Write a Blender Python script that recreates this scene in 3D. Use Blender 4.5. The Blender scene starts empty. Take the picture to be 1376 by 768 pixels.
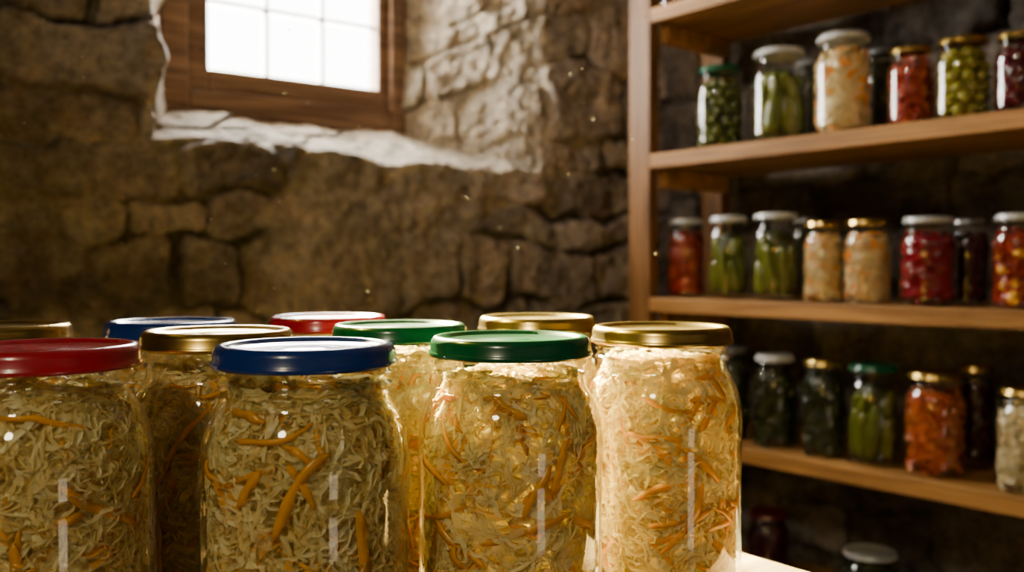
import bpy, math, random
import numpy as np
from mathutils import Vector, Matrix
C = bpy.context.scene.collection
F = 1223.0; HZ = 357.0; TZ = 0.75; CZ = TZ + 0.197
def ang(a): return math.radians(a)
AW, AS = ang(36), ang(-50)
dw = Vector((math.cos(AW), math.sin(AW))); nw = Vector((-math.sin(AW), math.cos(AW)))
ds = Vector((math.cos(AS), math.sin(AS))); ns = Vector((-math.sin(AS), math.cos(AS)))
CW = 1.55; CSF = 1.3716; CS = 1.685
det = nw.x*ns.y - nw.y*ns.x
CORNER = Vector(((CW*ns.y - nw.y*CS)/det, (nw.x*CS - ns.x*CW)/det))

# ---------------------------------------------------------------- helpers
def mesh(name, v, f, mat, parent=None, smooth=True):
    me = bpy.data.meshes.new(name); me.from_pydata([tuple(p) for p in v], [], f)
    if smooth: me.polygons.foreach_set('use_smooth', [True]*len(me.polygons))
    me.materials.append(mat); me.update()
    return link(name, me, parent)
def link(name, me, parent=None):
    o = bpy.data.objects.new(name, me); C.objects.link(o); o.parent = parent
    return o
def empty(name, label, cat, loc, rz=0, group=None):
    o = bpy.data.objects.new(name, None); C.objects.link(o)
    o.empty_display_size = .05; o.location = loc; o.rotation_euler = (0, 0, rz)
    if label: o['label'] = label
    if cat: o['category'] = cat
    if group: o['group'] = group
    return o
def box(v, f, x0, x1, y0, y1, z0, z1):
    b = len(v)
    v += [(x, y, z) for z in (z0, z1) for y in (y0, y1) for x in (x0, x1)]
    f += [tuple(b+i for i in q) for q in ((0,2,3,1),(4,5,7,6),(0,1,5,4),(2,6,7,3),(0,4,6,2),(1,3,7,5))]
def boxobj(name, boxes, mat, parent=None, bev=.002):
    v, f = [], []
    for b in boxes: box(v, f, *b)
    o = mesh(name, v, f, mat, parent, False)
    m = o.modifiers.new('bevel', 'BEVEL'); m.width = bev; m.segments = 2
    return o
def chaikin(p, n=2):
    for _ in range(n):
        q = [p[0]]
        for a, b in zip(p[:-1], p[1:]):
            q.append((a[0]*.75+b[0]*.25, a[1]*.75+b[1]*.25)); q.append((a[0]*.25+b[0]*.75, a[1]*.25+b[1]*.75))
        q.append(p[-1]); p = q
    return p
def lathe(prof, seg=64):
    v, f = [], []
    for r, z in prof:
        for k in range(seg):
            a = 2*math.pi*k/seg; v.append((r*math.cos(a), r*math.sin(a), z))
    for i in range(len(prof)-1):
        for k in range(seg):
            k2 = (k+1) % seg
            f.append((i*seg+k, i*seg+k2, (i+1)*seg+k2, (i+1)*seg+k))
    return v, f

# ---------------------------------------------------------------- noise
def _h(ix, iy, s):
    n = (ix.astype(np.int64)*374761393 + iy.astype(np.int64)*668265263 + s*974634777) & 0xffffffff
    n = ((n ^ (n >> 13))*1274126177) & 0xffffffff
    n = n ^ (n >> 16)
    return (n & 0xffff)/65535.0
def vn(x, y, s=0):
    xi = np.floor(x); yi = np.floor(y); u = x-xi; w = y-yi
    u = u*u*(3-2*u); w = w*w*(3-2*w)
    a = _h(xi, yi, s); b = _h(xi+1, yi, s); c = _h(xi, yi+1, s); d = _h(xi+1, yi+1, s)
    return (a*(1-u)+b*u)*(1-w) + (c*(1-u)+d*u)*w
def fbm(x, y, s=0, o=4):
    t = 0; a = .5; n = 0
    for i in range(o):
        t = t + a*vn(x, y, s+i*17); n += a; a *= .5; x = x*2.03+5.1; y = y*2.03+3.7
    return t/n
def sst(a, b, x):
    t = np.clip((x-a)/(b-a), 0, 1); return t*t*(3-2*t)

# ---------------------------------------------------------------- materials
def newmat(name):
    m = bpy.data.materials.new(name); m.use_nodes = True
    nt = m.node_tree; nt.nodes.clear()
    return m, nt, nt.nodes.new('ShaderNodeOutputMaterial')
def N(nt, t, **kw):
    n = nt.nodes.new(t)
    for k, v in kw.items():
        if k in n.inputs: n.inputs[k].default_value = v
        else: setattr(n, k, v)
    return n
def ramp(nt, stops):
    r = nt.nodes.new('ShaderNodeValToRGB'); e = r.color_ramp.elements
    while len(e) < len(stops): e.new(.5)
    for i, (p, c) in enumerate(stops): e[i].position = p; e[i].color = (*c, 1)
    return r
def paint(name, col, rough=.24, metal=0., coat=.5, bump=.0, nscale=120, var=.1):
    m, nt, out = newmat(name); L = nt.links
    b = N(nt, 'ShaderNodeBsdfPrincipled', Roughness=rough, Metallic=metal)
    b.inputs['Coat Weight'].default_value = coat; b.inputs['Coat Roughness'].default_value = .08
    tc = N(nt, 'ShaderNodeTexCoord'); n = N(nt, 'ShaderNodeTexNoise', Scale=nscale, Detail=4.)
    L.new(tc.outputs['Object'], n.inputs['Vector'])
    r = ramp(nt, [(.3, tuple(c*(1-var) for c in col)), (.7, tuple(min(1, c*(1+var)) for c in col))])
    L.new(n.outputs['Fac'], r.inputs['Fac']); L.new(r.outputs['Color'], b.inputs['Base Color'])
    if bump:
        bp = N(nt, 'ShaderNodeBump', Strength=bump, Distance=.001); L.new(n.outputs['Fac'], bp.inputs['Height']); L.new(bp.outputs['Normal'], b.inputs['Normal'])
    L.new(b.outputs[0], out.inputs['Surface'])
    return m
def wood(name, c1, c2, axis=0, rough=.55, sc=9.):
    m, nt, out = newmat(name); L = nt.links
    b = N(nt, 'ShaderNodeBsdfPrincipled', Roughness=rough)
    b.inputs['Specular IOR Level'].default_value = .3
    tc = N(nt, 'ShaderNodeTexCoord'); mp = N(nt, 'ShaderNodeMapping')
    s = [sc*4]*3; s[axis] = sc*.35; mp.inputs['Scale'].default_value = s
    n = N(nt, 'ShaderNodeTexNoise', Scale=1., Detail=6., Roughness=.6, Distortion=.6)
    L.new(tc.outputs['Object'], mp.inputs['Vector']); L.new(mp.outputs[0], n.inputs['Vector'])
    s2 = [260.]*3; s2[axis] = 5.
    mp2 = N(nt, 'ShaderNodeMapping'); mp2.inputs['Scale'].default_value = s2
    n2 = N(nt, 'ShaderNodeTexNoise', Scale=1., Detail=3.)
    L.new(tc.outputs['Object'], mp2.inputs['Vector']); L.new(mp2.outputs[0], n2.inputs['Vector'])
    ad = N(nt, 'ShaderNodeMix'); ad.inputs[0].default_value = .4
    L.new(n.outputs['Fac'], ad.inputs[2]); L.new(n2.outputs['Fac'], ad.inputs[3])
    r = ramp(nt, [(.40, c1), (.60, c2)]); L.new(ad.outputs[0], r.inputs['Fac']); L.new(r.outputs['Color'], b.inputs['Base Color'])
    bp = N(nt, 'ShaderNodeBump', Strength=.35, Distance=.003); L.new(ad.outputs[0], bp.inputs['Height']); L.new(bp.outputs['Normal'], b.inputs['Normal'])
    L.new(b.outputs[0], out.inputs['Surface'])
    return m
def stone(name):
    m, nt, out = newmat(name); L = nt.links
    b = N(nt, 'ShaderNodeBsdfPrincipled', Roughness=.8)
    b.inputs['Specular IOR Level'].default_value = .3
    at = N(nt, 'ShaderNodeAttribute', attribute_name='Col'); tc = N(nt, 'ShaderNodeTexCoord')
    n = N(nt, 'ShaderNodeTexNoise', Scale=46., Detail=10., Roughness=.8); L.new(tc.outputs['Object'], n.inputs['Vector'])
    r = ramp(nt, [(.36, (.42,.40,.37)), (.50, (.95,.95,.95)), (.64, (1.5,1.48,1.42))]); L.new(n.outputs['Fac'], r.inputs['Fac'])
    mx = N(nt, 'ShaderNodeMix', data_type='RGBA', blend_type='MULTIPLY'); mx.inputs[0].default_value = .9
    L.new(at.outputs['Color'], mx.inputs[6]); L.new(r.outputs['Color'], mx.inputs[7]); L.new(mx.outputs[2], b.inputs['Base Color'])
    n2 = N(nt, 'ShaderNodeTexNoise', Scale=95., Detail=8., Roughness=.75); L.new(tc.outputs['Object'], n2.inputs['Vector'])
    bp = N(nt, 'ShaderNodeBump', Strength=1., Distance=.008); L.new(n2.outputs['Fac'], bp.inputs['Height']); L.new(bp.outputs['Normal'], b.inputs['Normal'])
    L.new(b.outputs[0], out.inputs['Surface'])
    return m
def glassmat(name, tint=(1.,.99,.95), edge=(.80,.80,.68), base=.045):
    m, nt, out = newmat(name); L = nt.links
    lw = N(nt, 'ShaderNodeLayerWeight', Blend=.5)
    p = N(nt, 'ShaderNodeMath', operation='POWER'); p.inputs[1].default_value = 3.5; L.new(lw.outputs['Facing'], p.inputs[0])
    a = N(nt, 'ShaderNodeMath', operation='MULTIPLY_ADD'); a.inputs[1].default_value = .85; a.inputs[2].default_value = base; L.new(p.outputs[0], a.inputs[0])
    p2 = N(nt, 'ShaderNodeMath', operation='POWER'); p2.inputs[1].default_value = 5.; L.new(lw.outputs['Facing'], p2.inputs[0])
    mc = N(nt, 'ShaderNodeMix', data_type='RGBA'); mc.inputs[6].default_value = (*tint, 1); mc.inputs[7].default_value = (*edge, 1); L.new(p2.outputs[0], mc.inputs[0])
    tr = N(nt, 'ShaderNodeBsdfTransparent'); L.new(mc.outputs[2], tr.inputs['Color'])
    gl = N(nt, 'ShaderNodeBsdfGlossy', Roughness=.05); gl.inputs['Color'].default_value = (1,1,1,1)
    ms = N(nt, 'ShaderNodeMixShader'); L.new(a.outputs[0], ms.inputs[0]); L.new(tr.outputs[0], ms.inputs[1]); L.new(gl.outputs[0], ms.inputs[2])
    L.new(ms.outputs[0], out.inputs['Surface'])
    return m
def veg(name, stops, transl=.35, rough=.3, spec=.5, clear=0., dark=.72):
    m, nt, out = newmat(name); L = nt.links
    g = N(nt, 'ShaderNodeNewGeometry'); tc = N(nt, 'ShaderNodeTexCoord')
    n = N(nt, 'ShaderNodeTexNoise', Scale=90., Detail=4.); L.new(tc.outputs['Object'], n.inputs['Vector'])
    r = ramp(nt, stops); L.new(g.outputs['Random Per Island'], r.inputs['Fac'])
    rr = ramp(nt, [(.3, (dark,dark*.97,dark*.88)), (.6, (1,1,1))]); L.new(n.outputs['Fac'], rr.inputs['Fac'])
    mx = N(nt, 'ShaderNodeMix', data_type='RGBA', blend_type='MULTIPLY'); mx.inputs[0].default_value = .8
    L.new(r.outputs['Color'], mx.inputs[6]); L.new(rr.outputs['Color'], mx.inputs[7])
    b = N(nt, 'ShaderNodeBsdfPrincipled', Roughness=rough); b.inputs['Specular IOR Level'].default_value = spec
    L.new(mx.outputs[2], b.inputs['Base Color'])
    t = N(nt, 'ShaderNodeBsdfTranslucent'); L.new(mx.outputs[2], t.inputs['Color'])
    ms = N(nt, 'ShaderNodeMixShader'); ms.inputs[0].default_value = transl
    L.new(b.outputs[0], ms.inputs[1]); L.new(t.outputs[0], ms.inputs[2])
    last = ms
    if clear:
        tr = N(nt, 'ShaderNodeBsdfTransparent'); tr.inputs['Color'].default_value = (1,.93,.62,1)
        m2 = N(nt, 'ShaderNodeMixShader'); m2.inputs[0].default_value = clear
        L.new(ms.outputs[0], m2.inputs[1]); L.new(tr.outputs[0], m2.inputs[2]); last = m2
    L.new(last.outputs[0], out.inputs['Surface'])
    return m
M_stone = stone('rubble_stone')
M_wood = wood('pine_shelf', (.20,.088,.018), (.44,.215,.056), 0)
M_woodv = wood('pine_post', (.11,.046,.010), (.25,.115,.029), 2)
M_table = wood('pale_table_wood', (.42,.27,.14), (.62,.44,.25), 1)
M_frame = wood('old_window_wood', (.11,.060,.036), (.28,.165,.100), 0, .6)
M_glass = glassmat('jar_glass')
M_pane = glassmat('window_glass', (.98,.99,1), (.9,.95,.95), .03)
LIDM = dict(red=paint('red_lid', (.40,.008,.022)), blue=paint('blue_lid', (.007,.034,.20)), green=paint('green_lid', (.0,.075,.028)),
            gold=paint('gold_lid', (.72,.49,.12), .26, 1., .2), white=paint('white_lid', (.42,.42,.40), .35), grey=paint('shade_dimmed_lid', (.09,.085,.08), .4),  # grey: lid with its shade coloured in, for jars standing behind
            red_shaded=paint('red_lid_shaded', (.10,.004,.008), .35))  # red lid again, darkened in colour for the shaded bottom shelf
kr = [(0,(.94,.76,.33)), (.25,(.99,.88,.47)), (.6,(1.,.95,.62)), (.85,(.97,.84,.42)), (.945,(.94,.77,.34)), (.955,(1.,.58,.07)), (1,(1.,.52,.06))]
M_kraut = veg('sauerkraut', kr, .42, clear=.10, dark=.95)
M_carrot = veg('carrot', [(0,(1.,.45,.012)), (1,(1.,.54,.030))], .30)
M_gherk = veg('gherkin_skin', [(0,(.070,.090,.007)), (1,(.135,.152,.014))], .1, .25)
M_olive = veg('olive_skin', [(0,(.075,.09,.010)), (1,(.075,.09,.010))], .1, .25)
M_olivy = veg('olive_skin_yellow', [(0,(.25,.23,.022)), (1,(.25,.23,.022))], .1, .25)
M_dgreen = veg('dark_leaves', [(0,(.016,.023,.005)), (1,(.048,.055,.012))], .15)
M_red = veg('pepper_red', [(0,(.26,.012,.006)), (.7,(.40,.035,.010)), (1,(.50,.12,.025))], .2)
M_orange = veg('pepper_orange', [(0,(.42,.055,.008)), (.6,(.55,.12,.015)), (1,(.62,.26,.05))], .2)
M_beet = veg('beetroot', [(0,(.17,.002,.010)), (1,(.26,.005,.018))], .15, .2)
M_wine = veg('wine_red', [(0,(.05,.002,.005)), (1,(.11,.005,.010))], .15, .2)
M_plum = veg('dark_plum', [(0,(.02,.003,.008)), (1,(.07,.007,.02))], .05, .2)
M_caul = veg('mixed_pale', [(0,(.74,.59,.30)), (.6,(.80,.68,.39)), (.76,(.74,.61,.32)), (.78,(.90,.32,.02)), (1,(.90,.36,.02))], .25)
M_white = veg('cauliflower_pale', [(0,(.74,.62,.36)), (1,(.82,.73,.48))], .25)
M_tomo = veg('tomato_yellow', [(0,(.78,.38,.02)), (1,(.80,.41,.03))], .15, .2)
M_tomr = veg('tomato_red', [(0,(.50,.03,.01)), (1,(.55,.04,.015))], .15, .2)

# ---------------------------------------------------------------- stone walls
def stonepattern(x, z, seed):
    rnd = random.Random(seed)
    wx = x + .07*(fbm(x*4, z*4, seed+1)-.5) + .030*(fbm(x*15, z*15, seed+2)-.5)
    wz = z + .14*(fbm(x*3., z*3., seed+3)-.5) + .036*(fbm(x*13, z*13, seed+4)-.5)
    rows = [-.1]
    while rows[-1] < 2.6: rows.append(rows[-1] + rnd.uniform(.06, .15))
    rows = np.array(rows); ri = np.clip(np.searchsorted(rows, wz)-1, 0, len(rows)-2)
    dz = np.minimum(wz-rows[ri], rows[ri+1]-wz); rv = (wz-rows[ri])/(rows[ri+1]-rows[ri])-.5
    dx = np.zeros_like(x); sid = np.zeros_like(x); ru = np.zeros_like(x)
    for r in range(len(rows)-1):
        m = ri == r
        e = [-2.6 - rnd.random()*.2]
        while e[-1] < 4.2: e.append(e[-1] + rnd.uniform(.08, .30))
        e = np.array(e); xx = wx[m]; k = np.clip(np.searchsorted(e, xx)-1, 0, len(e)-2)
        dx[m] = np.minimum(xx-e[k], e[k+1]-xx); sid[m] = k + r*97; ru[m] = (xx-e[k])/(e[k+1]-e[k])-.5
    cr = np.sqrt(np.maximum(0, .022-dx)**2 + np.maximum(0, .022-dz)**2)
    d = np.minimum(np.minimum(dz, dx), .022-cr) + .017*(fbm(x*20, z*20, seed+21)-.5)
    t1 = _h(sid, sid*3+1, seed+5); t2 = _h(sid, sid*7+2, seed+6); t3 = _h(sid, sid*5+3, seed+31); t4 = _h(sid, sid*11+3, seed+32); t5 = _h(sid, sid*13+3, seed+33)
    smear = sst(.54, .68, fbm(x*4.2, z*4.2, seed+7))
    pr = sst(.000, .010, d)
    crack = sst(.36, .56, fbm(x*7, z*7, seed+13))
    edge = (1-sst(.0, .005, np.abs(d-.002)))*crack*(1-.8*smear)
    jd = (1-pr)*(1-.85*smear)
    flat = .024*(t1-.5) + .034*(t4-.5)*ru + .032*(t5-.5)*rv
    hgt = pr*flat*(1-.7*smear) - .012*jd - .011*jd*crack + .012*(fbm(x*7, z*7, seed+8)-.5) + .025*(fbm(x*26, z*26, seed+9, 5)-.5) + .014*(fbm(x*75, z*75, seed+10, 3)-.5)
    a = np.stack([.28+.26*t2, .223+.215*t2+.015*t1, .175+.175*t2+.035*t1], -1)
    a = a*(1-.42*(t3 > .75))[...,None]
    grey = np.array([.54,.47,.39]); mort = np.array([.46,.39,.305])
    a = a*(1-(smear*.6)[...,None]) + mort*1.05*(smear*.6)[...,None]
    pt = sst(.50,.60, fbm(x*11, z*11, seed+11))[...,None]*.45
    a = a*(1-pt) + grey*pt
    jl = (1-pr)[...,None]
    a = a*(1-jl) + mort*jl*(1-.70*crack*(1-smear))[...,None]
    dk = (1-.6*edge)*(.50+1.0*fbm(x*13, z*13, seed+12, 5))
    return hgt, a*dk[...,None]
def nonuni(a, b, base, zones):
    xs = [a]
    while xs[-1] < b:
        st = base
        for z0, z1, s in zones:
            if z0 <= xs[-1] <= z1: st = s
        xs.append(xs[-1]+st)
    return np.array(xs)
def wall(name, org, rz, xs, zs, seed, depth=None, shade_mul=1.):
    X, Z = np.meshgrid(xs, zs)
    D = None
    if depth is not None:
        D, K, pale, amp = depth(X, Z)
        h, col = stonepattern(X - D*.7, Z + D*.45, seed)
        Y = D - h*amp
        pc = np.array([.54,.46,.34])*(.30+1.4*fbm(X*22-D*20, Z*34, 77, 5))[...,None]
        col = col*(1-pale[...,None]) + pc*pale[...,None]
    else:
        h, col = stonepattern(X, Z, seed); Y = -h; col = col*shade_mul
    v = np.stack([X, Y, Z], -1).reshape(-1, 3)
    nx, nz = len(xs), len(zs)
    i = (np.arange(nz-1)[:,None]*nx + np.arange(nx-1)[None,:])
    q = np.stack([i, i+1, i+nx+1, i+nx], -1)
    if D is not None:
        g = K; keep = ~(g[:-1,:-1] & g[1:,:-1] & g[:-1,1:] & g[1:,1:]); q = q[keep]
    q = q.reshape(-1, 4)
    me = bpy.data.meshes.new(name); me.vertices.add(len(v)); me.vertices.foreach_set('co', v.ravel().astype(np.float32))
    me.loops.add(q.size); me.loops.foreach_set('vertex_index', q.ravel().astype(np.int32))
    me.polygons.add(len(q)); me.polygons.foreach_set('loop_start', np.arange(0, q.size, 4, dtype=np.int32))
    me.update(calc_edges=True); me.validate()
    me.polygons.foreach_set('use_smooth', np.ones(len(me.polygons), dtype=bool))
    ca = me.color_attributes.new('Col', 'FLOAT_COLOR', 'POINT')
    c4 = np.concatenate([np.clip(col, 0, 1).reshape(-1,3), np.ones((len(v),1))], 1)
    ca.data.foreach_set('color', c4.ravel().astype(np.float32))
    me.materials.append(M_stone)
    o = link(name, me); o.location = org; o.rotation_euler = (0, 0, rz); o['kind'] = 'structure'
    return o
HB0, HB1, HT0, HT1 = CZ+.209, CZ+.306, CZ+.93, CZ+.88
def opening(X, Z):
    wx = X + .05*(fbm(X*5, Z*5, 91)-.5) + .040*(fbm(X*20, Z*20, 92)-.5)
    wz = Z + .042*(fbm(X*6, Z*2, 93)-.5) + .024*(fbm(X*22, Z*9, 94)-.5)
    ar = np.clip((1.215-wx)/.232, 0, 1); al = np.clip((wx-.410)/.075, 0, 1)
    ab = np.clip((wz-HB0)/(HB1-HB0), 0, 1); at = np.clip((HT0-wz)/.05, 0, 1)
    m = np.minimum(np.minimum(ar, al), np.minimum(ab, at))
    out = np.maximum(np.maximum(wx-1.215, .410-wx), np.maximum(HB0-wz, wz-HT0))
    lip = 1 - sst(-.004, .028, out + .04*(fbm(X*9, Z*9, 95)-.5))
    pale = lip*(.30+.50*sst(.35,.6, fbm(X*7, Z*7, 96)))
    sill = (m > 0) & (ab < ar+.12)
    pale = np.where(sill, np.maximum(pale, .72), pale)
    amp = np.where(m > 0, np.where(sill, .85, .95), 1.)
    amp = amp*(1-.6*sst(.85, 1., m))
    return .25*m, m >= .999, pale, amp
sC = dw.dot(CORNER)
o0 = nw*CW
wall('wall_window', (o0.x, o0.y, 0), AW,
     nonuni(sC-3.4, sC+.04, .005, [(sC-3.4,.05,.02), (.38,.52,.0025), (.94,1.24,.0028)]),
     nonuni(-.02, 2.3, .005, [(-.02,.6,.02), (1.95,2.3,.02), (HB0-.04,HB1+.04,.0020), (HT1-.03,HT0+.03,.003)]), 11, opening)
o1 = ns*CS; tC = ds.dot(CORNER)
wall('wall_shelves', (o1.x, o1.y, 0), AS, nonuni(tC-.04, tC+3.4, .008, [(tC+1.7,tC+3.4,.03)]), nonuni(-.02, 2.3, .008, []), 47, None, .45)  # stone colour scaled down to paint in the shade behind the shelves
pr = CORNER + ds*3.38
wall('wall_right', (pr.x, pr.y, 0), AW+math.pi, nonuni(-.1, 3.45, .03, []), nonuni(-.02, 2.3, .03, []), 5)
pl = CORNER - dw*3.38
wall('wall_left', (pl.x, pl.y, 0), AS+math.pi, nonuni(-3.45, .1, .03, []), nonuni(-.02, 2.3, .03, []), 8)
q = [CORNER + dw*.1 - ds*.1, CORNER - dw*3.6, CORNER - dw*3.6 + ds*3.6, CORNER + ds*3.6]
M_floor = paint('worn_concrete', (.05,.04,.030), .8, 0, 0, .6, 14, .3)
M_ceil = paint('sooty_ceiling', (.12,.095,.07), .9, 0, 0, .6, 9, .2)
def slab(name, z0, z1, mat):
    v = [(p.x, p.y, z) for z in (z0, z1) for p in q]
    f = [(3,2,1,0),(4,5,6,7)] + [(i, (i+1)%4, 4+(i+1)%4, 4+i) for i in range(4)]
    o = mesh(name, v, f, mat, None, False); o['kind'] = 'structure'
slab('floor', -.08, 0, M_floor); slab('ceiling', 2.25, 2.33, M_ceil)

# ---------------------------------------------------------------- window
win = empty('window_1', None, None, ((nw*CW).x, (nw*CW).y, 0), AW); win['kind'] = 'structure'
x0, x1, z0, z1 = .475, 1.000, CZ+.285, CZ+.90
px0, px1, pz0, pz1 = .570, .937, CZ+.385, CZ+.385+.405
fo = boxobj('window_frame', [(x0, .528, .225, .30, z0, z1), (.964, x1, .225, .30, z0, z1), (.528, .964, .225, .30, z0, CZ+.340), (.528, .964, .225, .30, CZ+.835, z1)], M_frame, win, .005)
sa = boxobj('sash', [(.528, px0, .238, .285, CZ+.340, CZ+.835), (px1, .964, .238, .285, CZ+.340, CZ+.835), (px0, px1, .238, .285, CZ+.340, pz0), (px0, px1, .238, .285, pz1, CZ+.835)], M_frame, win, .005)
M_munt = paint('grey_muntin', (.34,.30,.25), .5)
mb = []; mw = .004
for k in (1, 2): xx = px0+(px1-px0)*k/3; mb.append((xx-mw, xx+mw, .252, .27, pz0, pz1))
for k in (1, 2):
    zz = pz0+(pz1-pz0)*k/3
    for j in range(3):
        mb.append((px0+(px1-px0)*j/3+mw*(j>0), px0+(px1-px0)*(j+1)/3-mw*(j<2), .252, .27, zz-mw, zz+mw))
boxobj('muntins', mb, M_munt, sa, .001)
boxobj('pane', [(px0, px1, .272, .275, pz0, pz1)], M_pane, win, .0003)

# ---------------------------------------------------------------- shelving unit
POSTR = Vector(((872-688)/F, 1)) ; POSTR = POSTR*(CSF/(ns.dot(POSTR)))
so = POSTR - ds*.055
unit = empty('shelving_unit', 'tall pine shelving unit holding rows of preserve jars against the stone wall', 'shelves', (so.x, so.y, 0), AS)
SH = dict(T=CZ+.508, A=CZ+.221, B=CZ-.063, C=CZ-.328, D=CZ-.60)
SL = 1.36; DEP = .26
for xx in (0, SL-.055):
    for yy in (0, DEP-.028): boxobj('post', [(xx, xx+.055, yy, yy+.028, 0, 2.1)], M_woodv, unit, .002)
for k, z in SH.items():
    boxobj('shelf', [(.055, SL-.055, 0, DEP, z-.028, z)], M_wood, unit, .002)
    boxobj('cleat', [(.055, .075, .03, DEP-.03, z-.066, z-.0285)], M_wood, unit, .0015)
    boxobj('cleat', [(SL-.075, SL-.055, .03, DEP-.03, z-.066, z-.0285)], M_wood, unit, .0015)
boxobj('shelf', [(.055, SL-.055, 0, DEP, 1.90, 1.928)], M_wood, unit, .002)

# ---------------------------------------------------------------- table
tb = empty('wooden_table', 'pale plank table carrying the large sauerkraut jars', 'table', (0, 0, 0), AS)
EY = .523; TX0, TX1 = -.90, -.24
pl_ = []; yy = EY - .78
while yy < EY-.01: pl_.append((TX0, TX1, yy+.0008, yy+.13-.0008, TZ-.03, TZ)); yy += .13
boxobj('tabletop', pl_, M_table, tb, .0015)
for xx in (TX0+.04, TX1-.10):
    for y2 in (EY-.72, EY-.12): boxobj('leg', [(xx, xx+.06, y2, y2+.06, 0, TZ-.031)], M_table, tb, .003)
boxobj('apron', [(TX0+.10, TX1-.10, EY-.10, EY-.08, TZ-.11, TZ-.031), (TX0+.10, TX1-.10, EY-.70, EY-.68, TZ-.11, TZ-.031)], M_table, tb, .002)

# ---------------------------------------------------------------- jar meshes
GP = chaikin([(.0005,.0045),(.028,.004),(.036,.0015),(.041,0),(.0458,.0015),(.0480,.007),(.0486,.014),(.0481,.021),(.0480,.060),(.0480,.090),(.0486,.096),(.0487,.103),(.0480,.113),(.0456,.1225),(.0418,.1300),(.0396,.1335),(.0387,.1365),(.0386,.1395),(.0404,.1408),(.0404,.1418),(.0386,.1432),(.0386,.1448),(.0402,.1460),(.0402,.1470),(.0387,.1484),(.0387,.1515)], 2)
LP = [(.0003,.1582),(.010,.1582),(.0115,.1576),(.0310,.1576),(.0325,.1583),(.0345,.1583),(.0358,.1597),(.0372,.1603),(.0390,.1603),(.0403,.1597),(.0413,.1583),(.0420,.1568),(.0421,.1532),(.0425,.1526),(.0430,.1516),(.0430,.1506),(.0422,.1498),(.0410,.1500),(.0404,.1508),(.0400,.1560),(.0002,.1562)]
gv, gf = lathe(GP, 96); me_glass = bpy.data.meshes.new('glass_body'); me_glass.from_pydata(gv, [], gf); me_glass.polygons.foreach_set('use_smooth', [True]*len(gf)); me_glass.materials.append(M_glass)
me_lid = {}
for k, m in LIDM.items():
    v, f = lathe(LP, 96); e = bpy.data.meshes.new('lid_'+k); e.from_pydata(v, [], f)
    e.polygons.foreach_set('use_smooth', [True]*len(f)); e.materials.append(m); me_lid[k] = e
gz = np.array([p[1] for p in GP[6:]]); gr = np.array([p[0] for p in GP[6:]]); oi = np.argsort(gz); gz = gz[oi]; gr = gr[oi]
gr = np.where(gz > .1375, np.minimum(gr, .0387), gr)
def Rin(z): return float(np.interp(z, gz, gr)) - .0027
ZT = .1450
def ribbons(v, f, n, rnd, fr=(.72,.995), wid=(.0018,.0052), ln=(.018,.055), zlo=.006, zhi=ZT, seg=8, kap=60, steep=1., twist=.5, wave=0., ir=.0035):
    for i in range(n):
        w = rnd.uniform(*wid); Ln = rnd.uniform(*ln); d = Ln/seg
        th = rnd.uniform(0, 2*math.pi); z = zlo + (zhi-zlo)*rnd.random(); ph = rnd.gauss(0, .9)*steep + (math.pi if rnd.random() < .5 else 0)
        k1 = rnd.gauss(0, kap)
        f0 = fr[0] + (fr[1]-fr[0])*rnd.random()**.6; am = rnd.uniform(0, .05); om = rnd.uniform(.5, 1.8); o_ = rnd.uniform(0, 6)
        wa = rnd.uniform(.2, 1.)*wave; wf = rnd.uniform(.8, 1.7)
        tw = rnd.gauss(0, twist); dtw = rnd.gauss(0, .16); cur = rnd.uniform(-.5, .5)*w
        wl, wr_ = rnd.uniform(.6, 1.3), rnd.uniform(.6, 1.3); q0 = rnd.random()**1.5*.010
        b = len(v)
        for s in range(seg+1):
            zl = zhi - ir*(1+math.sin(2*th+1.3)) - q0*(ir > 0) - .001*rnd.random()
            z = min(max(z, zlo), zl)
            ww = w*(1 - .7*abs(2*s/seg-1)**4)
            R = Rin(z)
            twn = tw + .35*math.sin(o_+wf*s*1.3)*(wave > 0)
            r = min(R*(f0+am*math.sin(o_+om*s)), R - abs(math.sin(twn))*ww*.6 - .0003)
            ct, st = math.cos(th), math.sin(th)
            pp = ph + wa*math.sin(o_+wf*s)
            er = Vector((ct, st, 0)); et = Vector((-st, ct, 0)); ez = Vector((0, 0, 1))
            ac = -math.sin(pp)*et + math.cos(pp)*ez
            ac = math.cos(twn)*ac + math.sin(twn)*er
            p = er*r + ez*z
            j1 = 1+.15*math.sin(2.1*s+o_*3); j2 = 1+.15*math.sin(1.7*s+o_*5)
            v.append(p-ac*ww/2*wl*j1); v.append(p-er*abs(cur)-er*.0002); v.append(p+ac*ww/2*wr_*j2)
            th += math.cos(pp)*d/r; z += math.sin(pp)*d
            ph += k1*d; tw += dtw
        for s in range(seg):
            a = b+s*3
            f += [(a, a+3, a+4, a+1), (a+1, a+4, a+5, a+2)]
def core(v, f, frac, zlo, zhi, seed=0, seg=40, nz=26):
    b = len(v)
    for i in range(nz+1):
        z = zlo + (zhi-zlo)*i/nz
        cap = min(1, min(i, nz-i)/2.+.02)
        for k in range(seg):
            a = 2*math.pi*k/seg
            r = Rin(z)*frac*cap*(1+.05*math.sin(3*a+z*200+seed)+.04*math.sin(7*a-z*330))
            v.append(Vector((r*math.cos(a), r*math.sin(a), z)))
    for i in range(nz):
        for k in range(seg):
            k2 = (k+1) % seg; f.append((b+i*seg+k, b+i*seg+k2, b+(i+1)*seg+k2, b+(i+1)*seg+k))
def mk(name, v, f, mat):
    e = bpy.data.meshes.new(name); e.from_pydata([tuple(p) for p in v], [], f)
    e.polygons.foreach_set('use_smooth', [True]*len(f)); e.materials.append(mat); return e
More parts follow.
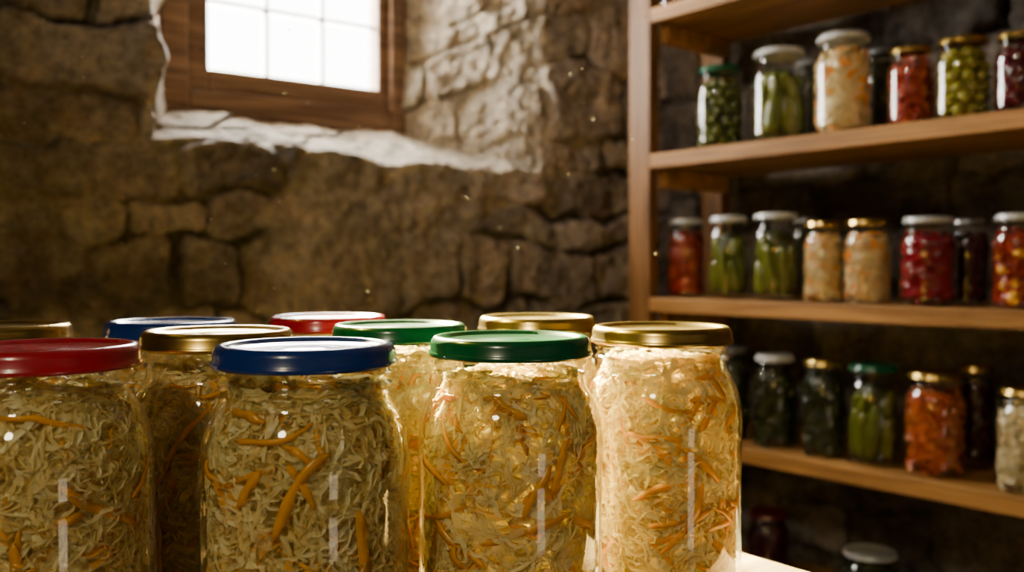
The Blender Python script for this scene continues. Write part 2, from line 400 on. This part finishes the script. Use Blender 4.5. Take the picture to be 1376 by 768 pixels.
def strip(rnd, zlo=.012, zhi=.132):
    """one julienned carrot strip, bent and partly buried in the cabbage"""
    v, f = [], []
    seg = 12; Ln = rnd.uniform(.014, .048); d = Ln/seg; w = rnd.uniform(.0020, .0048); t = .0012
    th = rnd.uniform(0, 2*math.pi); z = rnd.uniform(zlo, zhi); ph = rnd.choice([-1,1])*rnd.uniform(.15, 1.4) + rnd.choice([0, math.pi]); k1 = rnd.gauss(0, 10)
    dep = rnd.uniform(-.0010, .0012); am = rnd.uniform(0, .0022); o_ = rnd.uniform(0, 6); tw = rnd.gauss(0, .15); wa = rnd.uniform(0, .22)
    for s in range(seg+1):
        z = min(max(z, zlo-.005), zhi)
        ww = w*(1-.7*abs(2*s/seg-1)**5)*(1+.14*math.sin(o_*2+s*1.1)); R = Rin(z)-max(-.0012, dep+am*math.sin(o_+s*.5))-abs(math.sin(tw))*ww/2
        pp = ph + wa*math.sin(o_+s*.6)
        er = Vector((math.cos(th), math.sin(th), 0)); et = Vector((-math.sin(th), math.cos(th), 0)); ez = Vector((0,0,1))
        ac = (-math.sin(pp)*et + math.cos(pp)*ez)*math.cos(tw) + er*math.sin(tw)
        p = er*R + ez*z
        v += [p-ac*ww/2-er*.0003, p+ac*ww/2-er*.0003, p+ac*ww/2-er*(t+.0003), p-ac*ww/2-er*(t+.0003)]
        th += math.cos(pp)*d/R; z += math.sin(pp)*d; ph += k1*d; tw += .02
    for s in range(seg):
        for k in range(4):
            k2 = (k+1) % 4; f.append((s*4+k, s*4+k2, s*4+4+k2, s*4+4+k))
    f += [(0,3,2,1), (seg*4, seg*4+1, seg*4+2, seg*4+3)]
    return mk('carrot_strip', v, f, M_carrot)
fills = []
for i in range(4):
    rnd = random.Random(100+i); v, f = [], []
    core(v, f, .82, .006, ZT-.014, i)
    ribbons(v, f, 1500, rnd, fr=(.83,.995), wid=(.0015,.0033), ln=(.016,.044), kap=50, twist=.48, seg=12, wave=.8, ir=.002)
    ribbons(v, f, 820, rnd, fr=(.86,.995), wid=(.0033,.0064), ln=(.014,.038), kap=45, twist=.46, seg=11, wave=.7, ir=.002)
    fills.append((mk('cabbage_filling', v, f, M_kraut), [strip(rnd) for _ in range(52)]))
def base_jar(name, label, lid, loc, rz, sc=(1,1,1), group=None, cat='jar'):
    r = empty(name, label, cat, loc, rz, group); r.scale = sc
    link('glass_body', me_glass, r); link('lid', me_lid[lid], r)
    return r
G1 = 'sauerkraut jars on the table'
BIG = [ # px centre, depth, lid, fill, rot, label
 (57,.42,'red',0,.3,'sauerkraut jar with a red lid at the front left edge of the table'),
 (410.5,.428,'blue',1,1.1,'large sauerkraut jar with a navy blue lid in the front row'),
 (686,.477,'green',2,2.6,'sauerkraut jar with a dark green lid in the front row'),
 (889,.556,'gold',3,.2,'brightly sunlit sauerkraut jar with a gold lid nearest the shelves'),
 (293,.52,'gold',2,4.1,'gold lidded sauerkraut jar half hidden between the front red and blue lidded jars'),
 (537.5,.574,'green',0,3.3,'green lidded sauerkraut jar behind, between the front blue and green lidded jars'),
 (722,.66,'gold',1,5.0,'gold lidded sauerkraut jar in the back row behind the front green lid'),
 (441,.666,'red',3,2.0,'red lidded sauerkraut jar in the back row behind the front blue lid'),
 (231,.608,'blue',1,3.0,'blue lidded sauerkraut jar in the back row on the left'),
 (-3,.57,'gold',2,5.6,'gold lidded sauerkraut jar cut by the left picture edge, behind the red lid')]
for px, dp, lid, fi, rz, lab in BIG:
    r = base_jar('sauerkraut_jar', lab, lid, ((px-688)/F*dp, dp, TZ+.0005), rz, group=G1)
    o = link('cabbage_filling', fills[fi][0], r); o['kind'] = 'stuff'
    for e in fills[fi][1]: link('carrot_strip', e, r)

# ---------------------------------------------------------------- shelf jar fillings
def blob(name, r, l, mat, bump=.0, seg=16, rings=12, bend=0., seed=0):
    rnd = random.Random(seed); v, f = [], []
    for i in range(rings+1):
        t = math.pi*i/rings; zz = -math.cos(t)*l/2; rr = r*max(.02, math.sin(t))**.7
        for k in range(seg):
            a = 2*math.pi*k/seg; q_ = rr*(1+bump*rnd.uniform(-1, 1))
            v.append((q_*math.cos(a)+bend*(1-(2*zz/l)**2), q_*math.sin(a), zz))
    for i in range(rings):
        for k in range(seg):
            k2 = (k+1) % seg; f.append((i*seg+k, i*seg+k2, (i+1)*seg+k2, (i+1)*seg+k))
    return mk(name, v, f, mat)
GL = (.080, .066, .092, .058)
me_gh = [blob('gherkin', rr, ll, M_gherk, .07, bend=-bb, seed=i, rings=18) for i, (rr, ll, bb) in enumerate([(.0148,GL[0],.002),(.0158,GL[1],.002),(.0142,GL[2],.002),(.0148,GL[3],.001)])]
me_ol = blob('olive', .0098, .021, M_olive); me_oy = blob('olive', .0125, .027, M_olivy)
me_to = [blob('tomato', .0135, .026, m) for m in (M_tomo, M_tomr)]
def shred(name, mat, n, wid, ln, seed, cf=.8, kap=50, fr=(.82,.99)):
    rnd = random.Random(seed); v, f = [], []
    core(v, f, cf, .006, .132, seed); ribbons(v, f, n, rnd, fr=fr, wid=wid, ln=ln, kap=kap, seg=6, zhi=.136, ir=0)
    return mk(name, v, f, mat)
FILL = dict(
 cabbage=('cabbage_filling', shred('cabbage_filling', M_caul, 420, (.002,.006), (.015,.04), 1)),
 mixed=('vegetable_filling', shred('vegetable_filling', M_caul, 260, (.005,.011), (.012,.03), 2)),
 red=('pepper_filling', shred('pepper_filling', M_red, 260, (.005,.012), (.012,.03), 3)),
 orange=('pepper_filling', shred('pepper_filling', M_orange, 300, (.004,.010), (.012,.03), 4)),
 beet=('beetroot_filling', shred('beetroot_filling', M_beet, 120, (.008,.015), (.015,.03), 5, .93, 30, (.93,.99))),
 wine=('fruit_filling', shred('fruit_filling', M_wine, 120, (.008,.015), (.015,.03), 9, .93, 30, (.93,.99))),
 plum=('fruit_filling', shred('fruit_filling', M_plum, 220, (.006,.013), (.015,.03), 6, .88)),
 leaf=('leaf_filling', shred('leaf_filling', M_dgreen, 260, (.005,.012), (.02,.05), 7)),
 pale=('cauliflower_filling', shred('cauliflower_filling', M_white, 300, (.005,.012), (.012,.03), 8)))
def coremesh(mat, fr=.50):
    v, f = [], []; core(v, f, fr, .006, .132, 3); return mk('filling_core', v, f, mat)
me_cg, me_ct = coremesh(M_dgreen, .58), coremesh(M_tomr)
def fill_jar(r, kind, rnd):
    if kind == 'gherkin':
        o = link('dill_filling', me_cg, r); o['kind'] = 'stuff'
        for k in range(8):
            g = rnd.randrange(4); l = GL[g]
            a = 2*math.pi*(k+rnd.uniform(-.15,.15))/8; rr = .0288
            o = link('gherkin', me_gh[g], r); o.location = (rr*math.cos(a), rr*math.sin(a), .008+l/2+rnd.uniform(0,.006))
            o.rotation_euler = (rnd.uniform(-.14,.14), rnd.uniform(-.03,.03), a)
            if l < .085:
                rr = .0260
                o = link('gherkin', me_gh[3], r); o.location = (rr*math.cos(a+.1), rr*math.sin(a+.1), .098 + rnd.uniform(-.003,.001)); o.scale = (.9,.9,.85)
                o.rotation_euler = (rnd.uniform(-.7,.7), 0, a)
    elif kind in ('olive', 'yolive'):
        o = link('brine_core', me_cg, r)
        if kind == 'olive': nr, nk, dz, z0_, mr, me_ = 7, 10, .018, .017, .0105, me_ol
        else: nr, nk, dz, z0_, mr, me_ = 6, 8, .0215, .019, .0135, me_oy
        for row in range(nr):
            for k in range(nk):
                a = 2*math.pi*(k+.5*(row % 2)+rnd.uniform(-.2,.2))/nk; z = z0_+row*dz+rnd.uniform(-.003,.003); rr = Rin(min(z+.005,.134))-mr-rnd.uniform(0,.003)
                o = link('olive', me_, r); o.location = (rr*math.cos(a), rr*math.sin(a), z); o.rotation_euler = (rnd.random()*3, rnd.random()*3, 0)
    elif kind == 'tomato':
        n, e = FILL['red']; o = link(n, e, r); o['kind'] = 'stuff'
        for row in range(5):
            for k in range(5):
                a = 2*math.pi*(k+.5*(row % 2)+rnd.uniform(-.3,.3))/5; zc = .020+row*.023+rnd.uniform(-.004,.004); rr = Rin(min(zc+.005,.130))-.0140
                o = link('tomato', me_to[rnd.random() < .4], r); o.location = (rr*math.cos(a), rr*math.sin(a), zc); s_ = rnd.uniform(.75, 1.05); o.scale = (s_, s_, s_*rnd.uniform(.7,1))
    else:
        n, e = FILL[kind]; o = link(n, e, r); o['kind'] = 'stuff'
JN = dict(gherkin='gherkin_jar', olive='olive_jar', yolive='olive_jar', tomato='tomato_jar', cabbage='cabbage_jar', mixed='mixed_pickle_jar', red='red_pepper_jar', orange='pepper_jar', beet='beetroot_jar', plum='fruit_jar', wine='fruit_jar', leaf='green_pickle_jar', pale='cauliflower_jar')
GN = dict(A='jars on the shelf beside the window', B='jars on the middle shelf', C='jars on the lower shelf', D='jars on the bottom shelf', T='jars on the top shelf')
JARS = [ # shelf, left, right, top, bottom, lid, fill, setback, label
 ('A',933,1000,87,196,'green','olive',.012,'small jar of dark green olives under a green lid, end of the second shelf down'),
 ('A',1008,1084,64,187,'white','gherkin',.012,'white lidded gherkin jar between green lidded olives and pale mixed pickle jar'),
 ('A',1066,1112,74,190,'grey','leaf',.135,'shadowy jar with a shade-darkened lid behind the gap left of the pale mixed pickle jar'),
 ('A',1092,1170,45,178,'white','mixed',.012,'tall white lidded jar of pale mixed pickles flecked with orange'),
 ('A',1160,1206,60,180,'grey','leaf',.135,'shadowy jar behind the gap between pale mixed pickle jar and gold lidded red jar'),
 ('A',1192,1252,62,165,'gold','red',.012,'gold lidded jar of chopped red peppers on the shelf level with the window'),
 ('A',1255,1328,48,156,'gold','yolive',.012,'gold lidded jar of yellow green olives'),
 ('A',1335,1402,40,146,'gold','wine',.012,'gold lidded jar of dark red fruit at the right picture edge'),
 ('B',896,948,290,394,'white','red',.03,'white lidded jar of dark red peppers beside the upright post, middle shelf'),
 ('B',950,1007,287,397,'white','gherkin',.02,'white lidded gherkin jar right beside the dark red pepper jar, middle shelf'),
 ('B',1009,1077,283,399,'white','gherkin',.012,'larger white lidded gherkin jar beside the gold lidded cabbage jars, middle shelf'),
 ('B',1062,1104,288,396,'grey','leaf',.14,'dim jar with a shade-darkened lid behind the gap left of the cabbage jars, middle shelf'),
 ('B',1080,1132,294,402,'gold','cabbage',.012,'smaller left one of the two gold lidded cabbage jars with orange flecks'),
 ('B',1134,1197,292,404,'gold','cabbage',.012,'wider right one of the two gold lidded cabbage jars, beside the beetroot'),
 ('B',1210,1284,287,405,'white','beet',.012,'white lidded jar of crimson beetroot on the middle shelf'),
 ('B',1276,1328,290,404,'grey','plum',.10,'very dark jar under a dim lid behind and right of the crimson beetroot'),
 ('B',1335,1402,281,408,'white','tomato',.012,'white lidded jar of yellow and red tomatoes at the right picture edge'),
 ('C',958,1010,480,602,'grey','leaf',.03,'dim jar partly hidden by the sunlit sauerkraut jar, lower shelf'),
 ('C',1012,1072,486,608,'white','leaf',.02,'white lidded jar of dark greens on the lower shelf'),
 ('C',1079,1137,489,618,'gold','leaf',.012,'gold lidded jar of dark greens on the lower shelf'),
 ('C',1139,1212,497,630,'green','gherkin',.012,'green lidded gherkin jar beside the orange pepper jar, lower shelf'),
 ('C',1218,1298,506,643,'gold','orange',.012,'gold lidded jar of orange red chopped peppers on the lower shelf'),
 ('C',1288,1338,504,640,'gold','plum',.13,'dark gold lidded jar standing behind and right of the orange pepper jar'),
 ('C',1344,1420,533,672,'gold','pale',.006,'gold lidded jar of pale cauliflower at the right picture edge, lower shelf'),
 ('D',1005,1064,689,800,'red_shaded','plum',.07,'shadowed jar with a red lid coloured darker for shade on the bottom shelf'),
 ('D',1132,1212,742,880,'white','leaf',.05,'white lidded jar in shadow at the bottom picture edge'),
 ('T',884,930,-92,12,'gold','plum',.012,'dark jar standing on the top shelf beside the upright post')]
rnd = random.Random(9)
for sh, l, r_, t, b, lid, kind, sb, lab in JARS:
    xs_ = ((l+r_)/2-688)/F
    dd = CSF/(ns.x*xs_+ns.y); R = (r_-l)/2*dd/F*.985
    for _ in range(3):
        cc = CSF + sb + R + .003; dp = cc/(ns.x*xs_+ns.y); R = (r_-l)/2*dp/F*.985
    H = (b-t)*dp/F
    if sh == 'D': H = (CZ + (HZ-t)/F*dp) - SH[sh]
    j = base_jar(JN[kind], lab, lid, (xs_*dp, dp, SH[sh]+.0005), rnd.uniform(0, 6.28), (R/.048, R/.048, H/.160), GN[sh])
    fill_jar(j, kind, rnd)

# ---------------------------------------------------------------- dust in the light
rnd = random.Random(4); v, f = [], []
for i in range(80):
    c = Vector((rnd.uniform(-.42, .12), rnd.uniform(.62, 1.25), 0)); c.z = CZ + rnd.uniform(-.06, .28)*c.y
    r = rnd.uniform(.0004, .0009); b = len(v)
    for p in ((1,0,0),(-1,0,0),(0,1,0),(0,-1,0),(0,0,1),(0,0,-1)): v.append(c+Vector(p)*r*rnd.uniform(.7,1.3))
    f += [(b+a, b+c2, b+d) for a, c2, d in ((0,2,4),(2,1,4),(1,3,4),(3,0,4),(2,0,5),(1,2,5),(3,1,5),(0,3,5))]
M_dust = paint('dust', (.9,.85,.75), .8, 0, 0)
du = mesh('dust_motes', v, f, M_dust); du['label'] = 'tiny pale dust specks drifting in the window light above the jars'; du['category'] = 'dust'; du['kind'] = 'stuff'

# ---------------------------------------------------------------- light
def area(name, loc, target, sx, sy, power, col, spread=180):
    l = bpy.data.lights.new(name, 'AREA'); l.shape = 'RECTANGLE'; l.size = sx; l.size_y = sy; l.energy = power; l.color = col; l.spread = ang(spread)
    o = bpy.data.objects.new(name, l); C.objects.link(o); o.location = loc
    d = Vector(target)-Vector(loc); o.rotation_euler = d.to_track_quat('-Z', 'Y').to_euler(); return o
def spot(name, loc, target, power, col, size, blend, soft):
    sp = bpy.data.lights.new(name, 'SPOT'); sp.energy = power; sp.color = col; sp.spot_size = ang(size); sp.spot_blend = blend; sp.shadow_soft_size = soft
    o = bpy.data.objects.new(name, sp); C.objects.link(o); o.location = loc
    o.rotation_euler = (Vector(target)-Vector(loc)).to_track_quat('-Z', 'Y').to_euler()
wc = nw*(CW+.315) + dw*.7535
tgt = wc - nw*1.
area('window_daylight', (wc.x, wc.y, CZ+.5875), (tgt.x, tgt.y, CZ+.45), .42, .46, 50, (1, .95, .87))
pc = nw*1.8 + dw*.755; S = Vector((pc.x, pc.y, CZ+.585)); J = Vector((.09, .56, TZ+.085))
sun = bpy.data.lights.new('sun', 'SUN'); sun.energy = 240; sun.angle = ang(1.0); sun.color = (1, .88, .38)
so_ = bpy.data.objects.new('sun', sun); C.objects.link(so_); so_.rotation_euler = (J-S).to_track_quat('-Z', 'Y').to_euler()
spot('added_wall_fill', (-1.25, -.2, 2.1), (.34, 1.75, 1.58), 80, (1, .85, .69), 54, 1., .07)  # unseen fill spot added to brighten wall and upper shelves
spot('added_jar_fill', (-.55, -.95, 1.95), (-.12, .46, .85), 42, (1, .87, .58), 36, .8, .12)  # second unseen fill, added to lift the front of the table jars
area('doorway_light', (1.0, -.85, .52), (0, .45, .84), .26, .42, 1.5, (1, .84, .56))
spot('added_sun_glow', (-.62, .66, 1.62), (.085, .54, .835), 42, (1, .86, .13), 20, .9, .04)  # unseen narrow spot added to make the gold lidded jar look sunlit
w = bpy.data.worlds.new('sky'); bpy.context.scene.world = w; w.use_nodes = True
w.node_tree.nodes['Background'].inputs[0].default_value = (1, .98, .94, 1); w.node_tree.nodes['Background'].inputs[1].default_value = 16

# ---------------------------------------------------------------- camera
cd = bpy.data.cameras.new('camera'); cd.sensor_width = 36; cd.lens = F/1376*36; cd.clip_start = .01
cd.dof.use_dof = True; cd.dof.focus_distance = .46; cd.dof.aperture_fstop = 7.2
co = bpy.data.objects.new('camera', cd); C.objects.link(co); co.location = (0, 0, CZ)
co.rotation_euler = (math.pi/2 - math.atan((384-HZ)/F), 0, 0)
bpy.context.scene.camera = co
